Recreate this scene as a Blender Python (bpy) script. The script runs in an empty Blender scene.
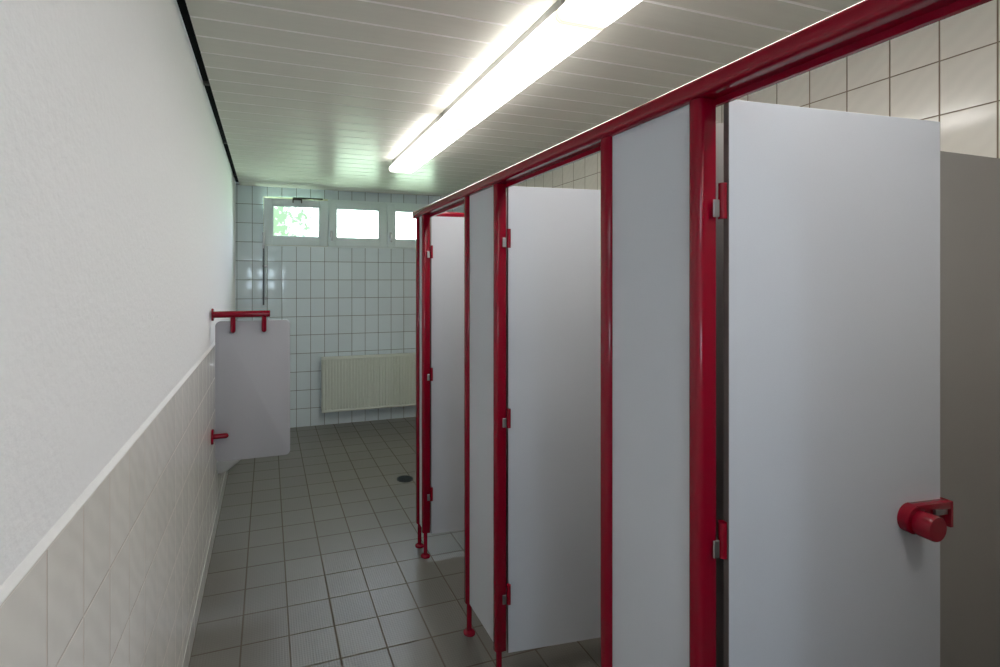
import bpy, bmesh, math
from mathutils import Vector, Matrix
PI = math.pi
S = bpy.context.scene
C = S.collection

# ---------------------------------------------------------------- camera
F_PX, YAW, CX, CY, EYE = 484.13, 0.3056, 420.6, 280.7, 1.588
cd = bpy.data.cameras.new('camera'); cam = bpy.data.objects.new('camera', cd); C.objects.link(cam)
cd.sensor_width = 36; cd.sensor_fit = 'HORIZONTAL'; cd.lens = 36 * F_PX / 1000
cd.shift_x = (500 - CX) / 1000; cd.shift_y = (CY - 333.5) / 1000; cd.clip_start = 0.02
cam.location = (0, 0, EYE); cam.rotation_euler = (PI / 2, 0, -YAW)
S.camera = cam

# ---------------------------------------------------------------- exposure, world, daylight
S.view_settings.view_transform = 'Standard'; S.view_settings.look = 'None'
S.view_settings.gamma = 1; S.view_settings.use_curve_mapping = False
S.view_settings.exposure = 0.36
FRONT_SKY, REAR_SKY = 15.0, 34.0
LAMP = 9.5
REAR_FILL = 3.2  # strength of the square light added behind the camera

# room numbers (metres; the camera's foot is the origin, +Y runs down the room)
XL, XR, YB, YR, ZC = -0.3133, 2.37, 5.408, -2.0, 2.587
WIN = (-0.045, 1.97, 1.963, 2.487)          # opening in the far wall x0 x1 z0 z1
FILL_WIN = (-0.28, 0.08, 1.47, 1.83)            # opening added in the unseen rear wall, to let in cool light

w = bpy.data.worlds.new('daylight'); S.world = w; w.use_nodes = True
nt = w.node_tree; nt.nodes.clear(); N = nt.nodes.new; L = nt.links.new
tc = N('ShaderNodeTexCoord'); sp = N('ShaderNodeSeparateXYZ'); L(tc.outputs['Generated'], sp.inputs[0])
nz = N('ShaderNodeTexNoise'); nz.inputs['Scale'].default_value = 75; nz.inputs['Detail'].default_value = 6; nz.inputs['Roughness'].default_value = .65
L(tc.outputs['Generated'], nz.inputs['Vector'])
nz2 = N('ShaderNodeTexNoise'); nz2.inputs['Scale'].default_value = 9; L(tc.outputs['Generated'], nz2.inputs['Vector'])
ad = N('ShaderNodeMath'); ad.operation = 'ADD'; L(nz.outputs['Fac'], ad.inputs[0])
mx0 = N('ShaderNodeMath'); mx0.operation = 'MULTIPLY'; mx0.inputs[1].default_value = 3.0; L(sp.outputs['X'], mx0.inputs[0])
mx1 = N('ShaderNodeMath'); mx1.operation = 'SUBTRACT'; mx1.inputs[1].default_value = 0.285; L(mx0.outputs[0], mx1.inputs[0]); mx1.use_clamp = False
L(mx1.outputs[0], ad.inputs[1])
rp = N('ShaderNodeValToRGB'); L(ad.outputs[0], rp.inputs[0])
rp.color_ramp.elements[0].position = .36; rp.color_ramp.elements[0].color = (.042, .056, .036, 1)
rp.color_ramp.elements[1].position = .70; rp.color_ramp.elements[1].color = (1, 1, 1, 1)
tz = N('ShaderNodeMapRange'); tz.inputs['From Min'].default_value = -.08; tz.inputs['From Max'].default_value = .25; L(sp.outputs['Z'], tz.inputs['Value'])
tint = N('ShaderNodeMix'); tint.data_type = 'RGBA'; tint.inputs[6].default_value = (.74, 1, .76, 1); tint.inputs[7].default_value = (.86, .93, 1.12, 1); L(tz.outputs[0], tint.inputs[0])
mul = N('ShaderNodeMix'); mul.data_type = 'RGBA'; mul.blend_type = 'MULTIPLY'; mul.inputs[0].default_value = 1; L(rp.outputs[0], mul.inputs[6]); L(tint.outputs[2], mul.inputs[7])
bgf = N('ShaderNodeBackground'); L(mul.outputs[2], bgf.inputs[0]); bgf.inputs[1].default_value = FRONT_SKY
bgr = N('ShaderNodeBackground'); bgr.inputs[0].default_value = (.70, .84, 1, 1); bgr.inputs[1].default_value = REAR_SKY  # boosted cool sky that feeds the added rear window
st = N('ShaderNodeMath'); st.operation = 'GREATER_THAN'; st.inputs[1].default_value = 0; L(sp.outputs['Y'], st.inputs[0])
mxs = N('ShaderNodeMixShader'); L(st.outputs[0], mxs.inputs[0]); L(bgr.outputs[0], mxs.inputs[1]); L(bgf.outputs[0], mxs.inputs[2])
wo = N('ShaderNodeOutputWorld'); L(mxs.outputs[0], wo.inputs[0])

def portal(name, x0, x1, z0, z1, y, rot):
    a = bpy.data.lights.new(name, 'AREA'); a.shape = 'RECTANGLE'; a.size = x1 - x0; a.size_y = z1 - z0
    a.cycles.is_portal = True
    o = bpy.data.objects.new(name, a); C.objects.link(o); o.location = ((x0 + x1) / 2, y, (z0 + z1) / 2); o.rotation_euler = rot
portal('window_daylight', *WIN, YB + .16, (-PI / 2, 0, 0))
portal('rear_fill_daylight', *FILL_WIN, YR - .16, (PI / 2, 0, 0))

# ---------------------------------------------------------------- materials
def mat(name, col, rough=.5, spec=.5, metal=0, coat=0, noise=None, emit=None):
    m = bpy.data.materials.new(name); m.use_nodes = True
    b = m.node_tree.nodes['Principled BSDF']
    b.inputs['Base Color'].default_value = (*col, 1); b.inputs['Roughness'].default_value = rough
    b.inputs['Specular IOR Level'].default_value = spec; b.inputs['Metallic'].default_value = metal
    b.inputs['Coat Weight'].default_value = coat; b.inputs['Coat Roughness'].default_value = .06
    n = m.node_tree.nodes; l = m.node_tree.links
    g = n.new('ShaderNodeNewGeometry')
    sc, amt, bump = noise or (60, .04, .0)
    t = n.new('ShaderNodeTexNoise'); t.inputs['Scale'].default_value = sc; t.inputs['Detail'].default_value = 4
    l.new(g.outputs['Position'], t.inputs['Vector'])
    mr = n.new('ShaderNodeMapRange'); mr.inputs['To Min'].default_value = 1 - amt; mr.inputs['To Max'].default_value = 1 + amt
    l.new(t.outputs['Fac'], mr.inputs['Value'])
    vm = n.new('ShaderNodeVectorMath'); vm.operation = 'SCALE'; vm.inputs[0].default_value = col
    l.new(mr.outputs[0], vm.inputs['Scale']); l.new(vm.outputs[0], b.inputs['Base Color'])
    if bump:
        bp = n.new('ShaderNodeBump'); bp.inputs['Strength'].default_value = 1; bp.inputs['Distance'].default_value = bump
        l.new(t.outputs['Fac'], bp.inputs['Height']); l.new(bp.outputs[0], b.inputs['Normal'])
    if emit:
        b.inputs['Emission Color'].default_value = (*emit[0], 1); b.inputs['Emission Strength'].default_value = emit[1]
    return m

def tile_mat(name, axes, org, size, col, grout, gw, rough, pillow=.0006, vary=.03, ribs=False, veins=0, groove=.0012):
    """square-grid tiles in world space: axes are the two world axes, org one joint crossing, size the pitch"""
    m = bpy.data.materials.new(name); m.use_nodes = True
    n = m.node_tree.nodes; l = m.node_tree.links; b = n['Principled BSDF']
    def M(op, a, c=None, d=None, clamp=False):
        q = n.new('ShaderNodeMath'); q.operation = op; q.use_clamp = clamp
        for i, v in enumerate((a, c, d)):
            if v is None: continue
            if isinstance(v, (int, float)): q.inputs[i].default_value = v
            else: l.new(v, q.inputs[i])
        return q.outputs[0]
    g = n.new('ShaderNodeNewGeometry'); s = n.new('ShaderNodeSeparateXYZ'); l.new(g.outputs['Position'], s.inputs[0])
    e = []; idx = []; fr = []
    for k in (0, 1):
        q = M('DIVIDE', M('SUBTRACT', s.outputs[axes[k]], org[k]), size[k])
        f = M('FRACT', q); idx.append(M('FLOOR', q)); fr.append(f)
        e.append(M('MULTIPLY', M('MINIMUM', f, M('SUBTRACT', 1.0, f)), size[k]))
    d = M('MINIMUM', e[0], e[1])
    mr = n.new('ShaderNodeMapRange'); mr.interpolation_type = 'SMOOTHSTEP'; l.new(d, mr.inputs[0])
    mr.inputs['From Min'].default_value = gw * .5; mr.inputs['From Max'].default_value = gw * .5 + .0016
    tilef = mr.outputs[0]
    cb = n.new('ShaderNodeCombineXYZ'); l.new(idx[0], cb.inputs[0]); l.new(idx[1], cb.inputs[1])
    wn = n.new('ShaderNodeTexWhiteNoise'); wn.noise_dimensions = '3D'; l.new(cb.outputs[0], wn.inputs[0])
    no = n.new('ShaderNodeTexNoise'); no.inputs['Scale'].default_value = 7; no.inputs['Detail'].default_value = 5
    l.new(g.outputs['Position'], no.inputs['Vector'])
    v = M('ADD', 1 - vary, M('MULTIPLY', wn.outputs['Value'], 2 * vary))
    v = M('MULTIPLY', v, M('ADD', 1 - vary, M('MULTIPLY', no.outputs['Fac'], 2 * vary)))
    if veins:
        wv = n.new('ShaderNodeTexWave'); wv.wave_type = 'BANDS'; wv.bands_direction = 'DIAGONAL'; wv.inputs['Scale'].default_value = 9
        wv.inputs['Distortion'].default_value = 5; wv.inputs['Detail'].default_value = 3; l.new(g.outputs['Position'], wv.inputs['Vector'])
        v = M('MULTIPLY', v, M('ADD', 1 - veins, M('MULTIPLY', wv.outputs['Fac'], veins)))
    vm = n.new('ShaderNodeVectorMath'); vm.operation = 'SCALE'; vm.inputs[0].default_value = col; l.new(v, vm.inputs['Scale'])
    mx = n.new('ShaderNodeMix'); mx.data_type = 'RGBA'; mx.inputs[6].default_value = (*grout, 1)
    l.new(tilef, mx.inputs[0]); l.new(vm.outputs[0], mx.inputs[7]); l.new(mx.outputs[2], b.inputs['Base Color'])
    rr = M('SUBTRACT', .85, M('MULTIPLY', tilef, .85 - rough)); l.new(rr, b.inputs['Roughness'])
    h = M('MULTIPLY', tilef, groove)
    if pillow:
        for k in (0, 1):
            h = M('ADD', h, M('MULTIPLY', M('MULTIPLY', fr[k], M('SUBTRACT', 1.0, fr[k])), 4 * pillow))
    if ribs:
        rb = M('SINE', M('MULTIPLY', s.outputs[axes[0]], 2 * PI / .0115)); h = M('ADD', h, M('MULTIPLY', rb, .00022))
        h = M('ADD', h, M('MULTIPLY', M('SINE', M('MULTIPLY', s.outputs[axes[1]], 2 * PI / .0115)), .00012))
    wob = n.new('ShaderNodeTexNoise'); wob.inputs['Scale'].default_value = 14; l.new(g.outputs['Position'], wob.inputs['Vector'])
    h = M('ADD', h, M('MULTIPLY', wob.outputs['Fac'], .00012))
    bp = n.new('ShaderNodeBump'); bp.inputs['Strength'].default_value = 1; bp.inputs['Distance'].default_value = 1
    l.new(h, bp.inputs['Height']); l.new(bp.outputs[0], b.inputs['Normal'])
    return m

GR = (.12, .12, .11)
M_ = dict(
    plaster=mat('white_plaster', (.91, .92, .94), .85, .2, noise=(70, .02, .0016)),
    caulk=mat('white_sealant', (.78, .78, .77), .6),
    tile_far=tile_mat('far_wall_tile', (0, 2), (-.1575, .397), (.1508, .2), (.74, .83, .88), (.16, .17, .17), .0035, .12, pillow=.0011),
    tile_left=tile_mat('left_wall_tile', (1, 2), (.8535, .389), (.15, .2), (.86, .84, .80), (.60, .55, .50), .0030, .10, pillow=.0002, veins=.05),
    tile_base=tile_mat('skirting_tile', (1, 2), (.8535, -.2), (.15, .6), (.62, .63, .60), (.5, .47, .43), .0025, .15, pillow=.0002),
    tile_right=tile_mat('right_wall_tile', (1, 2), (1.131, .4), (.15, .2), (.80, .76, .69), (.26, .20, .14), .0030, .12, pillow=.0004, veins=.03),
    tile_rear=tile_mat('rear_wall_tile', (0, 2), (0, .4), (.15, .2), (.6, .6, .58), GR, .0032, .12),
    floor=tile_mat('floor_tile', (0, 1), (-.1109, 3.0488), (.2015, .2015), (.160, .151, .133), (.110, .088, .064), .0055, .30, pillow=.0, vary=.06, ribs=True, groove=.001),
    ceil=mat('ceiling_panel', (.75, .745, .675), .30, .5, noise=(9, .05, 0)),
    joint=mat('joint_glint', (.97, .96, .93), .4, .4),  # lamp light on the chamfers, painted as a paler tone
    void=mat('gap_shade', (.006, .006, .006), .9, .1),  # near-black, holds the shade inside the ceiling gap
    red=mat('red_lacquer', (.24, .0004, .014), .13, .4),
    redp=mat('red_plastic', (.24, .0004, .013), .25, .4),
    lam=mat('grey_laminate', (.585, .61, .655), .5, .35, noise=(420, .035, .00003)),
    lam_shade=mat('shaded_laminate', (.42, .425, .46), .45, .4, noise=(420, .035, .00003)),  # same grey laminate, with the divider's shade darkened into the colour
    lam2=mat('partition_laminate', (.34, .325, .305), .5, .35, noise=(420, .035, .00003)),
    opal=mat('fill_panel', (.8, .85, .9), .4, emit=((.78, .88, 1), REAR_FILL)),  # glowing face of the added square light
    edge=mat('laminate_core_edge', (.13, .11, .10), .6),
    whitepvc=mat('white_plastic_frame', (.80, .89, .91), .3),
    cream=mat('sunlit_frame', (.72, .70, .52), .45),  # yellowish outside light on the fixed frame, put into its colour
    steel=mat('brushed_steel', (.55, .56, .58), .3, metal=1),
    darksteel=mat('dull_grey_steel', (.16, .17, .18), .4, metal=.7),
    dark=mat('dark_metal', (.05, .045, .04), .5, metal=.6),
    rad=mat('radiator_enamel', (.70, .745, .67), .35, .5),
    cer=mat('white_ceramic', (.80, .81, .82), .08, .5),
    drain=mat('drain_iron', (.035, .045, .05), .45, metal=.5),
    housing=mat('lamp_housing', (.30, .30, .28), .5),
    diff=mat('lamp_diffuser', (.85, .83, .78), .4, emit=((1, .97, .93), LAMP)),
    diffside=mat('lamp_diffuser_side', (.85, .83, .78), .4, emit=((1, .96, .88), LAMP * .2)),
    cap=mat('lamp_end_cap', (.85, .80, .70), .4, emit=((1, .84, .6), LAMP * .075)),
)
M_['ceil'].node_tree.nodes['Principled BSDF'].inputs['IOR'].default_value = 1.11
# wood-grained ceiling panels: faint grain along the boards
dm = M_['diff'].node_tree; dn = dm.nodes; dtc = dn.new('ShaderNodeTexCoord'); dsx = dn.new('ShaderNodeSeparateXYZ'); dm.links.new(dtc.outputs['Object'], dsx.inputs[0])
def dmath(op, a, c):
    q = dn.new('ShaderNodeMath'); q.operation = op
    for i, v in enumerate((a, c)):
        if isinstance(v, (int, float)): q.inputs[i].default_value = v
        else: dm.links.new(v, q.inputs[i])
    return q.outputs[0]
de = dmath('MINIMUM', dsx.outputs['Y'], dmath('SUBTRACT', 1.225, dsx.outputs['Y']))     # the tubes stop short of the diffuser's ends
dr_ = dn.new('ShaderNodeMapRange'); dr_.interpolation_type = 'SMOOTHSTEP'; dm.links.new(de, dr_.inputs[0])
dr_.inputs['From Min'].default_value = .0; dr_.inputs['From Max'].default_value = .13; dr_.inputs['To Min'].default_value = LAMP * .075; dr_.inputs['To Max'].default_value = LAMP
dm.links.new(dr_.outputs[0], dn['Principled BSDF'].inputs['Emission Strength'])
cm = M_['ceil'].node_tree; nn = cm.nodes; gl = nn.new('ShaderNodeNewGeometry'); mp = nn.new('ShaderNodeMapping'); mp.inputs['Scale'].default_value = (3, 42, 1)
cm.links.new(gl.outputs['Position'], mp.inputs[0]); tt = [x for x in nn if x.type == 'TEX_NOISE'][0]
cm.links.new(mp.outputs[0], tt.inputs['Vector']); tt.inputs['Scale'].default_value = 1; tt.inputs['Detail'].default_value = 6; tt.inputs['Distortion'].default_value = .6

M_['floor'].node_tree.nodes['Principled BSDF'].inputs['Specular IOR Level'].default_value = .85
def glass_mat():
    m = bpy.data.materials.new('window_glass'); m.use_nodes = True; n = m.node_tree.nodes; l = m.node_tree.links; n.clear()
    t = n.new('ShaderNodeBsdfTransparent'); t.inputs[0].default_value = (.95, .97, .96, 1)
    g = n.new('ShaderNodeBsdfGlossy'); g.inputs['Roughness'].default_value = .02
    f = n.new('ShaderNodeFresnel'); f.inputs[0].default_value = 1.25
    x = n.new('ShaderNodeMixShader'); o = n.new('ShaderNodeOutputMaterial')
    l.new(f.outputs[0], x.inputs[0]); l.new(t.outputs[0], x.inputs[1]); l.new(g.outputs[0], x.inputs[2]); l.new(x.outputs[0], o.inputs[0])
    return m
M_['glass'] = glass_mat()

# ---------------------------------------------------------------- mesh helpers
def box(bm, x0, x1, y0, y1, z0, z1, bev=0, seg=2):
    t = bmesh.new(); bmesh.ops.create_cube(t, size=1)
    for v in t.verts: v.co = Vector(((x0 + x1) / 2 + v.co.x * (x1 - x0), (y0 + y1) / 2 + v.co.y * (y1 - y0), (z0 + z1) / 2 + v.co.z * (z1 - z0)))
    if bev: bmesh.ops.bevel(t, geom=list(t.edges), offset=bev, segments=seg, profile=.5, affect='EDGES')
    join(bm, t); return bm
def join(bm, t, mtx=None):
    if mtx is not None: t.transform(mtx)
    me = bpy.data.meshes.new('tmp'); t.to_mesh(me); t.free(); bm.from_mesh(me); bpy.data.meshes.remove(me)
def prism(bm, pts, h0, h1, axis='z', bev=0):
    """polygon pts extruded from h0 to h1 along axis; pts are the two other coordinates in xyz order"""
    t = bmesh.new()
    def P(a, b, h): return {'z': (a, b, h), 'y': (a, h, b), 'x': (h, a, b)}[axis]
    lo = [t.verts.new(P(a, b, h0)) for a, b in pts]; hi = [t.verts.new(P(a, b, h1)) for a, b in pts]
    n = len(pts); t.faces.new(lo); t.faces.new(hi)
    for i in range(n): t.faces.new((lo[i], lo[(i + 1) % n], hi[(i + 1) % n], hi[i]))
    bmesh.ops.recalc_face_normals(t, faces=t.faces)
    if bev:
        es = [e for e in t.edges if len({round({'z': v.co.z, 'y': v.co.y, 'x': v.co.x}[axis], 6) for v in e.verts}) == 1]
        bmesh.ops.bevel(t, geom=es, offset=bev, segments=2, profile=.5, affect='EDGES')
    join(bm, t); return bm
def tube(bm, p0, p1, r0, r1=None, seg=24, round_end=False):
    r1 = r0 if r1 is None else r1; p0, p1 = Vector(p0), Vector(p1); d = p1 - p0; ln = d.length
    prof = [(0, 0), (r0, 0), (r1, ln)]
    if round_end: prof = [(0, 0), (r0, 0), (r1, ln - r1)] + [(r1 * math.cos(a), ln - r1 + r1 * math.sin(a)) for a in (.35, .7, 1.05, 1.35)]
    prof.append((0, ln)); lathe(bm, prof, p0, d, seg); return bm
def lathe(bm, prof, origin, axis=(0, 0, 1), seg=28):
    t = bmesh.new(); rings = []
    for r, z in prof:
        if r < 1e-6: rings.append([t.verts.new((0, 0, z))])
        else: rings.append([t.verts.new((r * math.cos(2 * PI * k / seg), r * math.sin(2 * PI * k / seg), z)) for k in range(seg)])
    for a, b in zip(rings, rings[1:]):
        for k in range(seg):
            k2 = (k + 1) % seg
            if len(a) == 1: t.faces.new((a[0], b[k2], b[k]))
            elif len(b) == 1: t.faces.new((a[k], a[k2], b[0]))
            else: t.faces.new((a[k], a[k2], b[k2], b[k]))
    bmesh.ops.recalc_face_normals(t, faces=t.faces)
    q = Vector((0, 0, 1)).rotation_difference(Vector(axis).normalized())
    join(bm, t, Matrix.Translation(Vector(origin)) @ q.to_matrix().to_4x4()); return bm
def rrect(x0, x1, z0, z1, r, n=6):
    o = []
    for cx, cz, a0 in ((x1 - r, z1 - r, 0), (x0 + r, z1 - r, PI / 2), (x0 + r, z0 + r, PI), (x1 - r, z0 + r, 1.5 * PI)):
        for k in range(n + 1):
            a = a0 + k * PI / 2 / n; o.append((cx + r * math.cos(a), cz + r * math.sin(a)))
    return o
def obj(name, bm, m, parent=None, smooth=True, label=None):
    me = bpy.data.meshes.new(name); bm.to_mesh(me); bm.free()
    o = bpy.data.objects.new(name, me); C.objects.link(o)
    for x in (m if isinstance(m, (list, tuple)) else [m]): me.materials.append(M_[x] if isinstance(x, str) else x)
    if smooth:
        for p in me.polygons: p.use_smooth = True
        me.set_sharp_from_angle(angle=math.radians(34))
    if parent:
        o.parent = parent
        if parent.type == 'EMPTY' or True:
            o.matrix_parent_inverse = Matrix.Identity(4)
    if label: o['label'] = label
    return o
B = bmesh.new
def thing(name, label, cat, loc=(0, 0, 0), rotz=0, group=None):
    o = bpy.data.objects.new(name, None); C.objects.link(o); o.location = loc; o.rotation_euler = (0, 0, rotz)
    o.empty_display_size = .05
    return tag(o, label, cat, group)
def tag(o, label, cat, group=None):
    o['label'] = label; o['category'] = cat
    if group: o['group'] = group
    return o
def struct(name, bm, m, parent=None, smooth=False, label=None):
    o = obj(name, bm, m, parent, smooth)
    if not parent: o['kind'] = 'structure'
    if label: o['label'] = label
    return o
def dup(root, loc, rotz=0, label=None, hinge_dy=0):
    r = root.copy(); C.objects.link(r); r.location = loc; r.rotation_euler = (0, 0, rotz)
    if label: r['label'] = label
    for ch in list(root.children):
        c = ch.copy(); C.objects.link(c); c.parent = r
        if hinge_dy and ch.name.startswith('hinge'): c.location.y += hinge_dy
        for g in ch.children:
            d = g.copy(); C.objects.link(d); d.parent = c
    return r

# ---------------------------------------------------------------- room shell
struct('floor', box(B(), XL - .15, XR + .12, YR - .12, YB + .12, -.12, 0), 'floor', label='grey-green square floor tiles with brown joints')
ZT = 1.189
b = B(); box(b, XL - .13, XL - .008, YR - .12, YB, 0, ZC + .12)
struct('wall_left', b, 'plaster', label='white painted plaster wall above a tiled dado')
wl = bpy.data.objects['wall_left']
b = B(); box(b, XL - .008, XL, YR, YB, .112, ZT); t_ = struct('tile_dado', b, 'tile_left', wl)
b = B(); prism(b, [(XL - .008, ZT), (XL + .0005, ZT), (XL + .0005, ZT + .002), (XL - .008, ZT + .014)], YR, YB, 'y'); struct('sealant_bead', b, 'caulk', wl)
b = B(); box(b, XL - .008, XL + .002, YR, YB, 0, .112); struct('baseboard_left', b, 'tile_base')
# far wall with the window opening
x0, x1, z0, z1 = WIN
def holed(y0, y1, xa, xb, za, zb, h):
    b = B(); hx0, hx1, hz0, hz1 = h
    box(b, xa, hx0, y0, y1, za, zb); box(b, hx1, xb, y0, y1, za, zb); box(b, hx0, hx1, y0, y1, za, hz0); box(b, hx0, hx1, y0, y1, hz1, zb)
    return b
struct('wall_back', holed(YB, YB + .12, XL - .13, XR + .12, 0, ZC + .12, WIN), 'tile_far', label='white glazed wall tiles with dark joints')
struct('wall_right', box(B(), XR, XR + .12, YR - .12, YB, 0, ZC + .12), 'tile_right', label='cream glazed wall tiles with brown joints')
struct('wall_front', holed(YR - .12, YR, XL - .008, XR, 0, ZC + .12, FILL_WIN), 'tile_rear')
# ceiling boards across the room, 15 cm pitch, chamfered long edges
b = B(); y = 2.006 - .15 * 27; XC0 = -.281
while y < YB:
    ya, yb = max(y, YR), min(y + .15, YB)
    if yb - ya > .01:
        c = .0060
        prism(b, [(ya + .0002, ZC + .012), (ya + .0002, ZC + c), (ya + c, ZC), (yb - c - .0002, ZC), (yb - .0002, ZC + c), (yb - .0002, ZC + .012)], XC0, XR, 'x')
    y += .15
box(b, XC0, XR, YR, YB, ZC + .011, ZC + .03)
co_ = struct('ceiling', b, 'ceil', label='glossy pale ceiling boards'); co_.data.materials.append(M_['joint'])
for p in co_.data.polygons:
    if abs(p.normal.y) > .4 and p.normal.z < -.3: p.material_index = 1     # chamfer faces, painted paler for the lamp light they catch
struct('trim_1', box(B(), XL - .008, XC0 + .02, YR, YB, ZC + .034, ZC + .05), 'void', label='near-black strip for the shade in the gap between ceiling boards and left wall')
b = B(); yy = YR + .2
while yy < YB - .1:
    box(b, XL - .006, XC0 - .004, yy, yy + .03, ZC + .02, ZC + .033); yy += 1.13
struct('trim_2', b, 'dark', label='metal ceiling hangers in the gap')

# ---------------------------------------------------------------- windows
def window(n, xa, xb, za, zb, y, label, tilt=0, handle=True, room=1, pane=None):
    """frame in the opening and a sash with a pane; room=1: the room lies towards -Y"""
    e = bpy.data.objects.new('window_%d' % n, None); C.objects.link(e); e['kind'] = 'structure'; e['label'] = label
    fr = B(); t = .028; yf0, yf1 = y + .004, y + .055
    for q in ((xa, xa + t, za, zb), (xb - t, xb, za, zb), (xa + t, xb - t, za, za + t), (xa + t, xb - t, zb - t, zb)):
        box(fr, q[0], q[1], yf0, yf1, q[2], q[3], .003, 1)
    obj('frame', fr, 'cream' if tilt else 'whitepvc', e)
    # sash, built about its bottom inner edge
    sw0, sw1, sz1 = xa + .004, xb - .004, (zb - za) - .030
    sash = bpy.data.objects.new('sash', None)
    px0, px1, pz0, pz1 = (.085, sw1 - sw0 - .085, .088, sz1 - .070) if pane is None else pane
    s = B()
    for q in ((0, px0, 0, sz1), (px1, sw1 - sw0, 0, sz1), (px0, px1, 0, pz0), (px0, px1, pz1, sz1)):
        box(s, sw0 + q[0], sw0 + q[1], -.012, .042, q[2], q[3], .0045, 2)
    so = obj('sash', s, 'whitepvc', e)
    bd = B(); g = .012
    for q in ((px0, px0 + g, pz0, pz1), (px1 - g, px1, pz0, pz1), (px0, px1, pz0, pz0 + g), (px0, px1, pz1 - g, pz1)):
        box(bd, sw0 + q[0], sw0 + q[1], -.002, .036, q[2], q[3], .002, 1)
    obj('glazing_bead', bd, 'whitepvc', so)
    obj('pane', box(B(), sw0 + px0, sw0 + px1, .016, .022, pz0, pz1), 'glass', so)
    if handle:
        h = B(); hx = sw0 + .032; box(h, hx - .013, hx + .013, -.022, -.012, .10, .17, .004)
        box(h, hx - .009, hx + .009, -.048, -.020, .135, .155, .004); box(h, hx - .010, hx + .010, -.058, -.040, .055, .16, .007, 3)
        obj('handle', h, 'steel', so)
    so.location = (0, y, za + .006); so.rotation_euler = (tilt, 0, 0)
    return e
window(1, -.0445, .632, 1.9635, 2.4865, YB - .002, 'leftmost window, tilted open, tree behind', tilt=math.radians(7.5), handle=False)
window(2, .6322, 1.302, 1.9635, 2.4865, YB - .012, 'middle window, closed')
window(3, 1.3022, 1.9695, 1.9635, 2.4865, YB - .012, 'rightmost window, partly behind cubicle post')
struct('trim_3', box(B(), -.045, 1.97, YB - .006, YB + .010, 1.955, 1.966, .002), 'whitepvc', label='sill edge strip under the windows')
window(4, FILL_WIN[0], FILL_WIN[1], FILL_WIN[2], FILL_WIN[3], YR - .06, 'added unseen window behind the camera, a source of cool light', handle=False, pane=(.03, .322, .03, .30))  # out of view, added for the light it lets in

# opener linkage at the head of the tilted window and its crank rod down the wall
op = thing('window_opener', 'dark jointed opener arm at the head of the tilted window', 'window opener', (.33, YB - .048, 2.448))
o_ = B(); box(o_, -.075, .02, -.055, -.02, 0, .026, .004); box(o_, -.02, .24, -.030, -.012, .016, .032, .003); obj('bracket', o_, 'dark', op)
o_ = B(); tube(o_, (-.03, -.05, .012), (.16, -.022, .024), .007, seg=10); obj('scissor_arm', o_, 'dark', op)
o_ = B(); tube(o_, (-.075, -.066, -.035), (-.075, -.066, .012), .006, seg=10); tube(o_, (.012, -.066, -.035), (.012, -.066, .008), .006, seg=10)
tube(o_, (-.078, -.066, .008), (.015, -.066, .008), .007, seg=10); obj('hook', o_, 'dark', op)
rd = thing('crank_rod', 'thin grey opener rod with steel lever running down the far tiles', 'rod', (-.044, YB - .024, 1.33))
obj('rod', tube(B(), (0, 0, 0), (0, 0, .76), .008, seg=12), 'darksteel', rd)
obj('cover_pipe', tube(B(), (.022, .012, 0), (.022, .012, .62), .008, seg=12), 'whitepvc', rd)
o_ = B(); box(o_, -.012, .012, -.012, .014, .60, .64, .004); box(o_, -.009, .011, -.030, -.008, .60, .755, .006); box(o_, -.012, .012, -.012, .014, .74, .77, .004); obj('lever', o_, 'steel', rd)
o_ = B(); box(o_, -.014, .034, 0, .021, .06, .085, .003); obj('clip', o_, 'steel', rd)
obj('clip', box(B(), -.014, .034, 0, .021, .40, .425, .003), 'steel', rd)

# ---------------------------------------------------------------- radiator
RX0, RX1, RZ0, RZ1, RY = .557, 1.757, .157, .754, YB - .105
ra = thing('radiator', 'cream ribbed panel radiator on the far tiled wall', 'radiator', (RX0, RY, RZ0))
b = B(); wd, ht = RX1 - RX0, RZ1 - RZ0
pts = [(0, .012)]; pitch = wd / 36
for k in range(36):
    a = .004 + k * (wd - .008) / 36; p = (wd - .008) / 36
    pts += [(a + p * .12, 0.0), (a + p * .62, 0.0), (a + p * .74, .0075), (a + p * .92, .0075)]
pts += [(wd, .012), (wd, .022), (0, .022)]
prism(b, pts, .028, ht - .028, 'z')
obj('front_panel', b, 'rad', ra)
b = B(); box(b, 0, wd, -.001, .024, 0, .030, .009, 3); box(b, 0, wd, -.001, .024, ht - .032, ht - .008, .009, 3); obj('water_channel', b, 'rad', ra)
b = B(); box(b, .004, wd - .004, .055, .078, .0, ht - .02, .006); obj('rear_panel', b, 'rad', ra)
b = B(); box(b, -.002, wd + .002, .002, .078, ht - .012, ht, .003)
for k in range(60): box(b, .012 + k * .0196, .020 + k * .0196, .012, .070, ht, ht + .0015)
obj('top_grille', b, 'rad', ra)
for sx in (-.002, wd - .001): obj('side_cover', box(B(), sx, sx + .003, .003, .076, .02, ht - .006, .001, 1), 'rad', ra)
for sx in (.12, wd - .16): obj('wall_bracket', box(B(), sx, sx + .03, .076, .1045, .08, ht - .1, .002), 'rad', ra)
b = B(); tube(b, (wd, .04, .03), (wd + .06, .04, .03), .011); tube(b, (wd + .05, .04, .03), (wd + .05, .04, -.157), .009); obj('valve_pipe', b, 'steel', ra)

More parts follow.
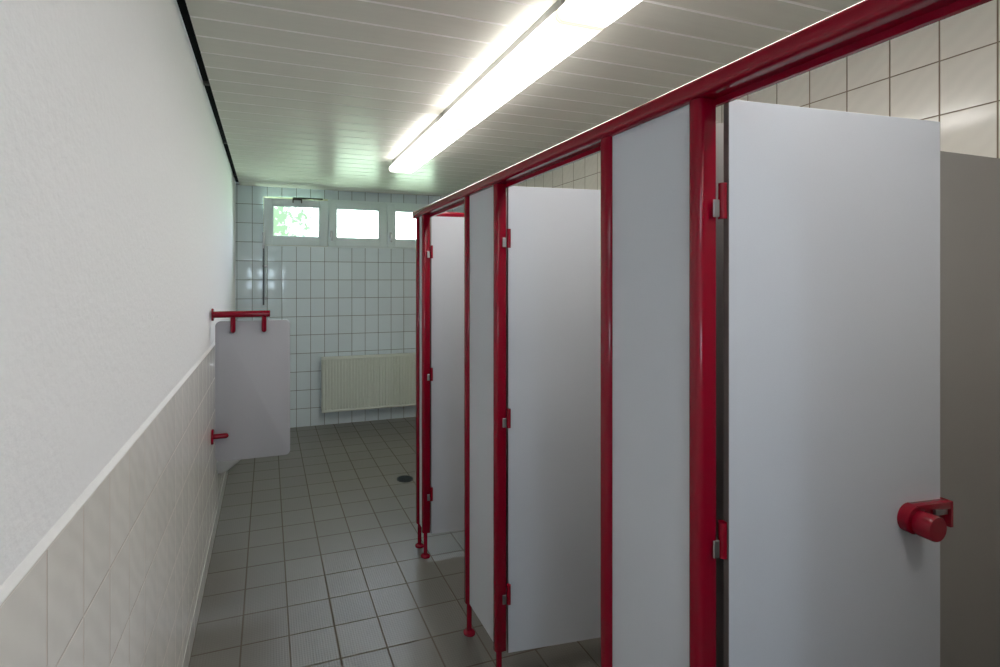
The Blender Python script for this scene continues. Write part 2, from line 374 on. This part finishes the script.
# ---------------------------------------------------------------- urinal and divider
ur = thing('urinal', 'white ceramic urinal half hidden behind the hanging grey divider', 'urinal', (XL, 3.50, .31))
def uring(z, dep, hw, y=0, n=20):
    o = [(0.0, -hw, z)]
    for k in range(n + 1):
        a = -PI / 2 + PI * k / n
        o.append((dep * max(0, math.cos(a)) ** .75, hw * math.sin(a), z))
    o.append((0.0, hw, z)); return o
b = B(); sec = [(0, .03, .05), (.02, .075, .09), (.07, .14, .125), (.14, .21, .15), (.22, .27, .165), (.30, .31, .17), (.335, .32, .172), (.345, .312, .168)]
rings = [[b.verts.new(p) for p in uring(z, d, h)] for z, d, h in sec]
inner = [[b.verts.new(p) for p in [(max(.05, x_ * .86), y_ * .84, z_) for x_, y_, z_ in uring(z, d, h)]] for z, d, h in ((.345, .31, .168), (.27, .27, .15), (.17, .19, .12), (.12, .10, .07))]
allr = rings + inner
for r1, r2 in zip(allr, allr[1:]):
    for k in range(len(r1)): b.faces.new((r1[k], r1[(k + 1) % len(r1)], r2[(k + 1) % len(r2)], r2[k]))
b.faces.new(rings[0]); b.faces.new(allr[-1]); bmesh.ops.recalc_face_normals(b, faces=b.faces)
obj('bowl', b, 'cer', ur)
b = B(); prism(b, [(.0, -.17), (.045, -.165), (.07, -.12), (.075, 0), (.07, .12), (.045, .165), (0, .17)], .335, .74, 'z', .012)
obj('back_shell', b, 'cer', ur)
obj('flush_pipe', tube(B(), (.035, 0, .735), (.035, 0, .90), .012), 'steel', ur)

dv = thing('urinal_divider', 'grey rounded panel hanging beside the left wall from a red rail', 'divider', (XL, 3.07, .515))
obj('divider_panel', prism(B(), rrect(.016, .4445, 0, .832, .030), .024, .037, 'y', .0015), 'lam_shade', dv)
zb = 1.389 - .515
b = B(); tube(b, (.006, 0, zb), (.326, 0, zb), .0195); obj('rail', b, 'red', dv)
b = B(); lathe(b, [(0, 0), (.037, 0), (.037, .008), (.034, .012), (0, .012)], (.0, 0, zb), (1, 0, 0)); obj('wall_flange', b, 'red', dv)
for sx in (.116, .291):
    b = B(); tube(b, (sx, .004, zb), (sx, .004, zb - .112), .0145, round_end=True); tube(b, (sx, .004, zb - .080), (sx, .026, zb - .080), .006, seg=12); obj('clamp', b, 'red', dv)
b = B(); lathe(b, [(0, 0), (.044, 0), (.044, .008), (.040, .012), (0, .012)], (0, 0, .158), (1, 0, 0)); obj('wall_flange', b, 'red', dv)
b = B(); tube(b, (.006, .002, .158), (.092, .002, .158), .0145, round_end=True); tube(b, (.072, .002, .158), (.072, .026, .158), .006, seg=12); obj('lower_bracket', b, 'red', dv)

# ---------------------------------------------------------------- floor drain
dr = thing('floor_drain', 'small round dark drain grate set in the floor tiles', 'drain', (1.047, 3.735, 0))
obj('rim', lathe(B(), [(.066, 0), (.066, .0035), (.058, .004), (.056, .0015), (0, .0015)], (0, 0, 0), seg=40), 'drain', dr)
b = B()
for k in range(-4, 5):
    hw = math.sqrt(.056 ** 2 - (k * .0118) ** 2); box(b, -hw, hw, k * .0118 - .003, k * .0118 + .003, .0012, .0048, .001, 1)
obj('grate', b, 'drain', dr)

# ---------------------------------------------------------------- toilet cubicles
ZP0, ZP1, ZRAIL0, ZRAIL1 = .14, 1.9655, 1.966, 2.007
XP0, XP1 = .845, .888          # post depth, front to back
def post_profile(y0, y1):
    r = .014; pts = []
    for cy, a0 in ((y0 + r, 1.5 * PI), (y1 - r, PI)):
        seq = [a0 - k * PI / 2 / 6 for k in range(7)]
        pts += [(XP0 + r + r * math.cos(a), cy + r * math.sin(a)) for a in seq]
    # order: from y0 side round to front, then to y1 side
    return pts + [(XP1, y1), (XP1, y0)]
def foot(parent, x, y):
    b = B(); lathe(b, [(0, 0), (.027, 0), (.027, .005), (.022, .011), (.013, .015), (.0115, .02), (.0115, ZP0 + .006), (0, ZP0 + .006)], (x, y, 0))
    return obj('leg', b, 'red', parent)
PIL = [(-.155, .165), (.775, 1.095), (1.705, 2.035), (2.635, 2.785)]
PLAB = ['grey pilaster panel between red posts, nearest the camera',
        'widest-looking grey panel between two red posts, left of the open front door',
        'middle grey panel between red posts, between the two farther door openings',
        'narrow grey strip between red posts at the far end of the cubicle row']
for (ya, yb), lab in zip(PIL, PLAB):
    p = thing('cubicle_pilaster', lab, 'cubicle panel', (0, 0, 0), 0, 'pilasters of the cubicle row')
    p.location = (.866, (ya + yb) / 2, 0); ox, oy = -.866, -(ya + yb) / 2
    for q0, q1 in ((ya, ya + .034), (yb - .038, yb)):
        pts = [(x_ + ox, y_ + oy) for x_, y_ in post_profile(q0, q1)]
        obj('post', prism(B(), pts, ZP0, ZP1, 'z', .0008), 'red', p)
        foot(p, 0, (q0 + q1) / 2 + oy)
    obj('panel', box(B(), .860 + ox, .873 + ox, ya + .030 + oy, yb - .030 + oy, ZP0 + .003, ZP1), 'lam', p)

# the rail along the top of the fronts, with the return along the end panel
rl = thing('overhead_rail', 'long glossy red rail running over all the cubicle fronts', 'rail', (.866, 2.80, ZRAIL0))
def P(x, y, z): return (x - .866, y - 2.80, z - ZRAIL0)
def rail_profile():
    # x,z profile: rounded front, stop lip behind
    r = .013; o = []
    for k in range(7): a = PI + PI / 2 - k * PI / 2 / 6; o.append((.838 + r + r * math.cos(a), ZRAIL0 + r + r * math.sin(a)))
    for k in range(7): a = PI - k * PI / 2 / 6; o.append((.838 + r + r * math.cos(a), ZRAIL1 - r + r * math.sin(a)))
    o += [(.900, ZRAIL1), (.900, 1.953), (.8885, 1.953), (.8885, ZRAIL0)]
    return o
pts = [(x_ - .866, z_ - ZRAIL0) for x_, z_ in rail_profile()]
obj('front_rail', prism(B(), pts, -2.0 - 2.80 + .002, 2.800 - 2.80, 'y'), 'red', rl)
b = B()   # rounded corner cap
cpts = rrect(.838 - .866, .900 - .866, -.004, .030, .010); prism(b, cpts, ZRAIL0 - ZRAIL0, ZRAIL1 - ZRAIL0 - .0005, 'z', .006)
obj('corner_cap', b, 'redp', rl)
obj('end_rail', box(B(), .034, XR - .866 - .001, -.055, -.018, 0, ZRAIL1 - ZRAIL0 - .001, .012, 3), 'red', rl)

# partitions between the cubicles
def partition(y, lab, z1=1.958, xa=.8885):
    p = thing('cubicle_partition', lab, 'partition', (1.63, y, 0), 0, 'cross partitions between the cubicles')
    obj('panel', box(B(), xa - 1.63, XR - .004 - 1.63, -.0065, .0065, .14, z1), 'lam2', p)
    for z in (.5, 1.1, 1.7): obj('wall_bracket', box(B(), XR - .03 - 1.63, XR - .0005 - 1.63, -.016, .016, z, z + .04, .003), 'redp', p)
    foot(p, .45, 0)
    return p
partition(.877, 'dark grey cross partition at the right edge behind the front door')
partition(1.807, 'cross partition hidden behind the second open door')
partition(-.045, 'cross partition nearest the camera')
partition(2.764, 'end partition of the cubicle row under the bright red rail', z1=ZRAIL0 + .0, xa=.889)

# doors (hinged on the far side of each opening, swung into the cubicle)
DW, DZ0, DZ1, DT = .605, .118, 1.962, .013
def make_door(lab):
    d = thing('cubicle_door', lab, 'door', group='grey cubicle doors standing open')
    obj('door_panel', box(B(), 0, DW, 0, DT, DZ0, DZ1, .001, 1), 'lam', d)
    obj('door_edge', box(B(), -.0008, 0, .0004, DT - .0004, DZ0 + .001, DZ1 - .001), 'edge', d, label='dark edge of the board')
    for z in (1.753, 1.052, .365):
        h = B(); tube(h, (-.0072, .009, z - .037), (-.0072, .009, z + .037), .0080, seg=20)
        ho = obj('hinge', h, 'redp', d)
        obj('hinge_plate', box(B(), -.0335, -.019, .004, .0075, z - .034, z + .002, .001, 1), 'steel', ho, label='steel fixing plate')
    # lock: rose, raised strap to the edge and round knob, on the corridor face (-Y)
    lk = B(); cx_, cz_, r = .500, 1.045, .033; hT = -.019; tipz = 1.076; xe = DW + .0015
    prism(lk, [(cx_, cz_ + r), (cx_, cz_ + r - .009), (xe, tipz - .018), (xe, tipz)], hT, 0, 'y', .0015)
    prism(lk, [(xe + .008, tipz), (xe, tipz), (xe, 1.016), (xe + .008, 1.016)], hT, DT + .012, 'y', .0015)
    prism(lk, [(cx_ + .02, cz_ - r + .001), (cx_ + .02, cz_ - r + .008), (cx_ + .045, cz_ - r + .008), (cx_ + .045, cz_ - r + .001)], hT, 0, 'y', .001)
    lathe(lk, [(0, 0), (r, 0), (r, -hT - .003), (r - .003, -hT), (0, -hT)], (cx_, 0, cz_), (0, -1, 0), 36)
    lo = obj('lock', lk, 'redp', d)
    obj('lock_case', box(B(), cx_ + .02, xe, -.008, 0, 1.020, 1.066, .002), 'redp', lo)
    obj('bolt', box(B(), .566, xe - .001, -.014, -.0075, 1.045, 1.060, .001), 'steel', lo, label='small steel bolt')
    kn = B(); lathe(kn, [(0, .016), (.0275, .016), (.0285, .024), (.0285, .048), (.0265, .051), (0, .051)], (cx_ + .008, 0, cz_ - .006), (0, -1, 0), 36)
    obj('knob', kn, 'redp', lo)
    return d
a1 = -math.atan2(.0404, .597)
d1 = make_door('large grey door standing open at the right with a red lock knob')
d1.location = (.905, .759, 0); d1.rotation_euler = (0, 0, a1)
dup(d1, (.905, 1.718, 0), math.radians(-5.5), 'grey open door in the middle opening, between two red posts', -.031)
dup(d1, (.905, 2.662, 0), math.radians(-5), 'farthest grey open door, under the bright red end rail', -.046)

# ---------------------------------------------------------------- ceiling lights
LL, LW = 1.225, .205
def make_lamp(lab):
    d = thing('ceiling_light', lab, 'ceiling light', group='fluorescent ceiling lights in one line')
    obj('housing', box(B(), -.078, .078, .01, LL - .01, -.054, -.0005, .003), 'housing', d)
    b = B(); hw = LW / 2
    prof = [(-hw + .004, -.054), (-hw, -.060), (-hw, -.080), (-hw + .006, -.090), (-hw + .018, -.097), (hw - .018, -.097), (hw - .006, -.090), (hw, -.080), (hw, -.060), (hw - .004, -.054)]
    prism(b, prof, .012, LL - .012, 'y')
    o = obj('diffuser', b, ['diff', 'diffside'], d)
    for p in o.data.polygons:
        if abs(p.normal.x) > .9: p.material_index = 1
    for y0, y1 in ((.0015, .012), (LL - .012, LL - .0015)):
        q = [(x_ * .992, -.054 + (z_ + .054) * .985) for x_, z_ in prof]; obj('end_cap', prism(B(), q, y0, y1, 'y', .003), 'cap', d)
    return d
XLAMP = 1.06
l1 = make_lamp('farthest glowing fluorescent ceiling light, above the far cubicle'); l1.location = (XLAMP, 2.690, ZC)
dup(l1, (XLAMP, 1.465, ZC), 0, 'middle glowing fluorescent ceiling light in the line')
dup(l1, (XLAMP, -.985, ZC), 0, 'added fluorescent fill light behind the camera')  # extra lamp out of view, added to brighten near pilasters and left wall
dup(l1, (XLAMP, .240, ZC), 0, 'nearest fluorescent ceiling light, cut off by the top edge')

sq = thing('ceiling_light', 'added square fill light on the ceiling behind the camera', 'ceiling light', (.12, -1.00, ZC))  # unseen, added to light the left wall, cubicle fronts and front door
obj('housing', box(B(), -.42, .42, -.42, .42, -.05, -.0005, .004), 'housing', sq)
obj('diffuser', box(B(), -.40, .40, -.40, .40, -.075, -.05, .012, 3), 'opal', sq)
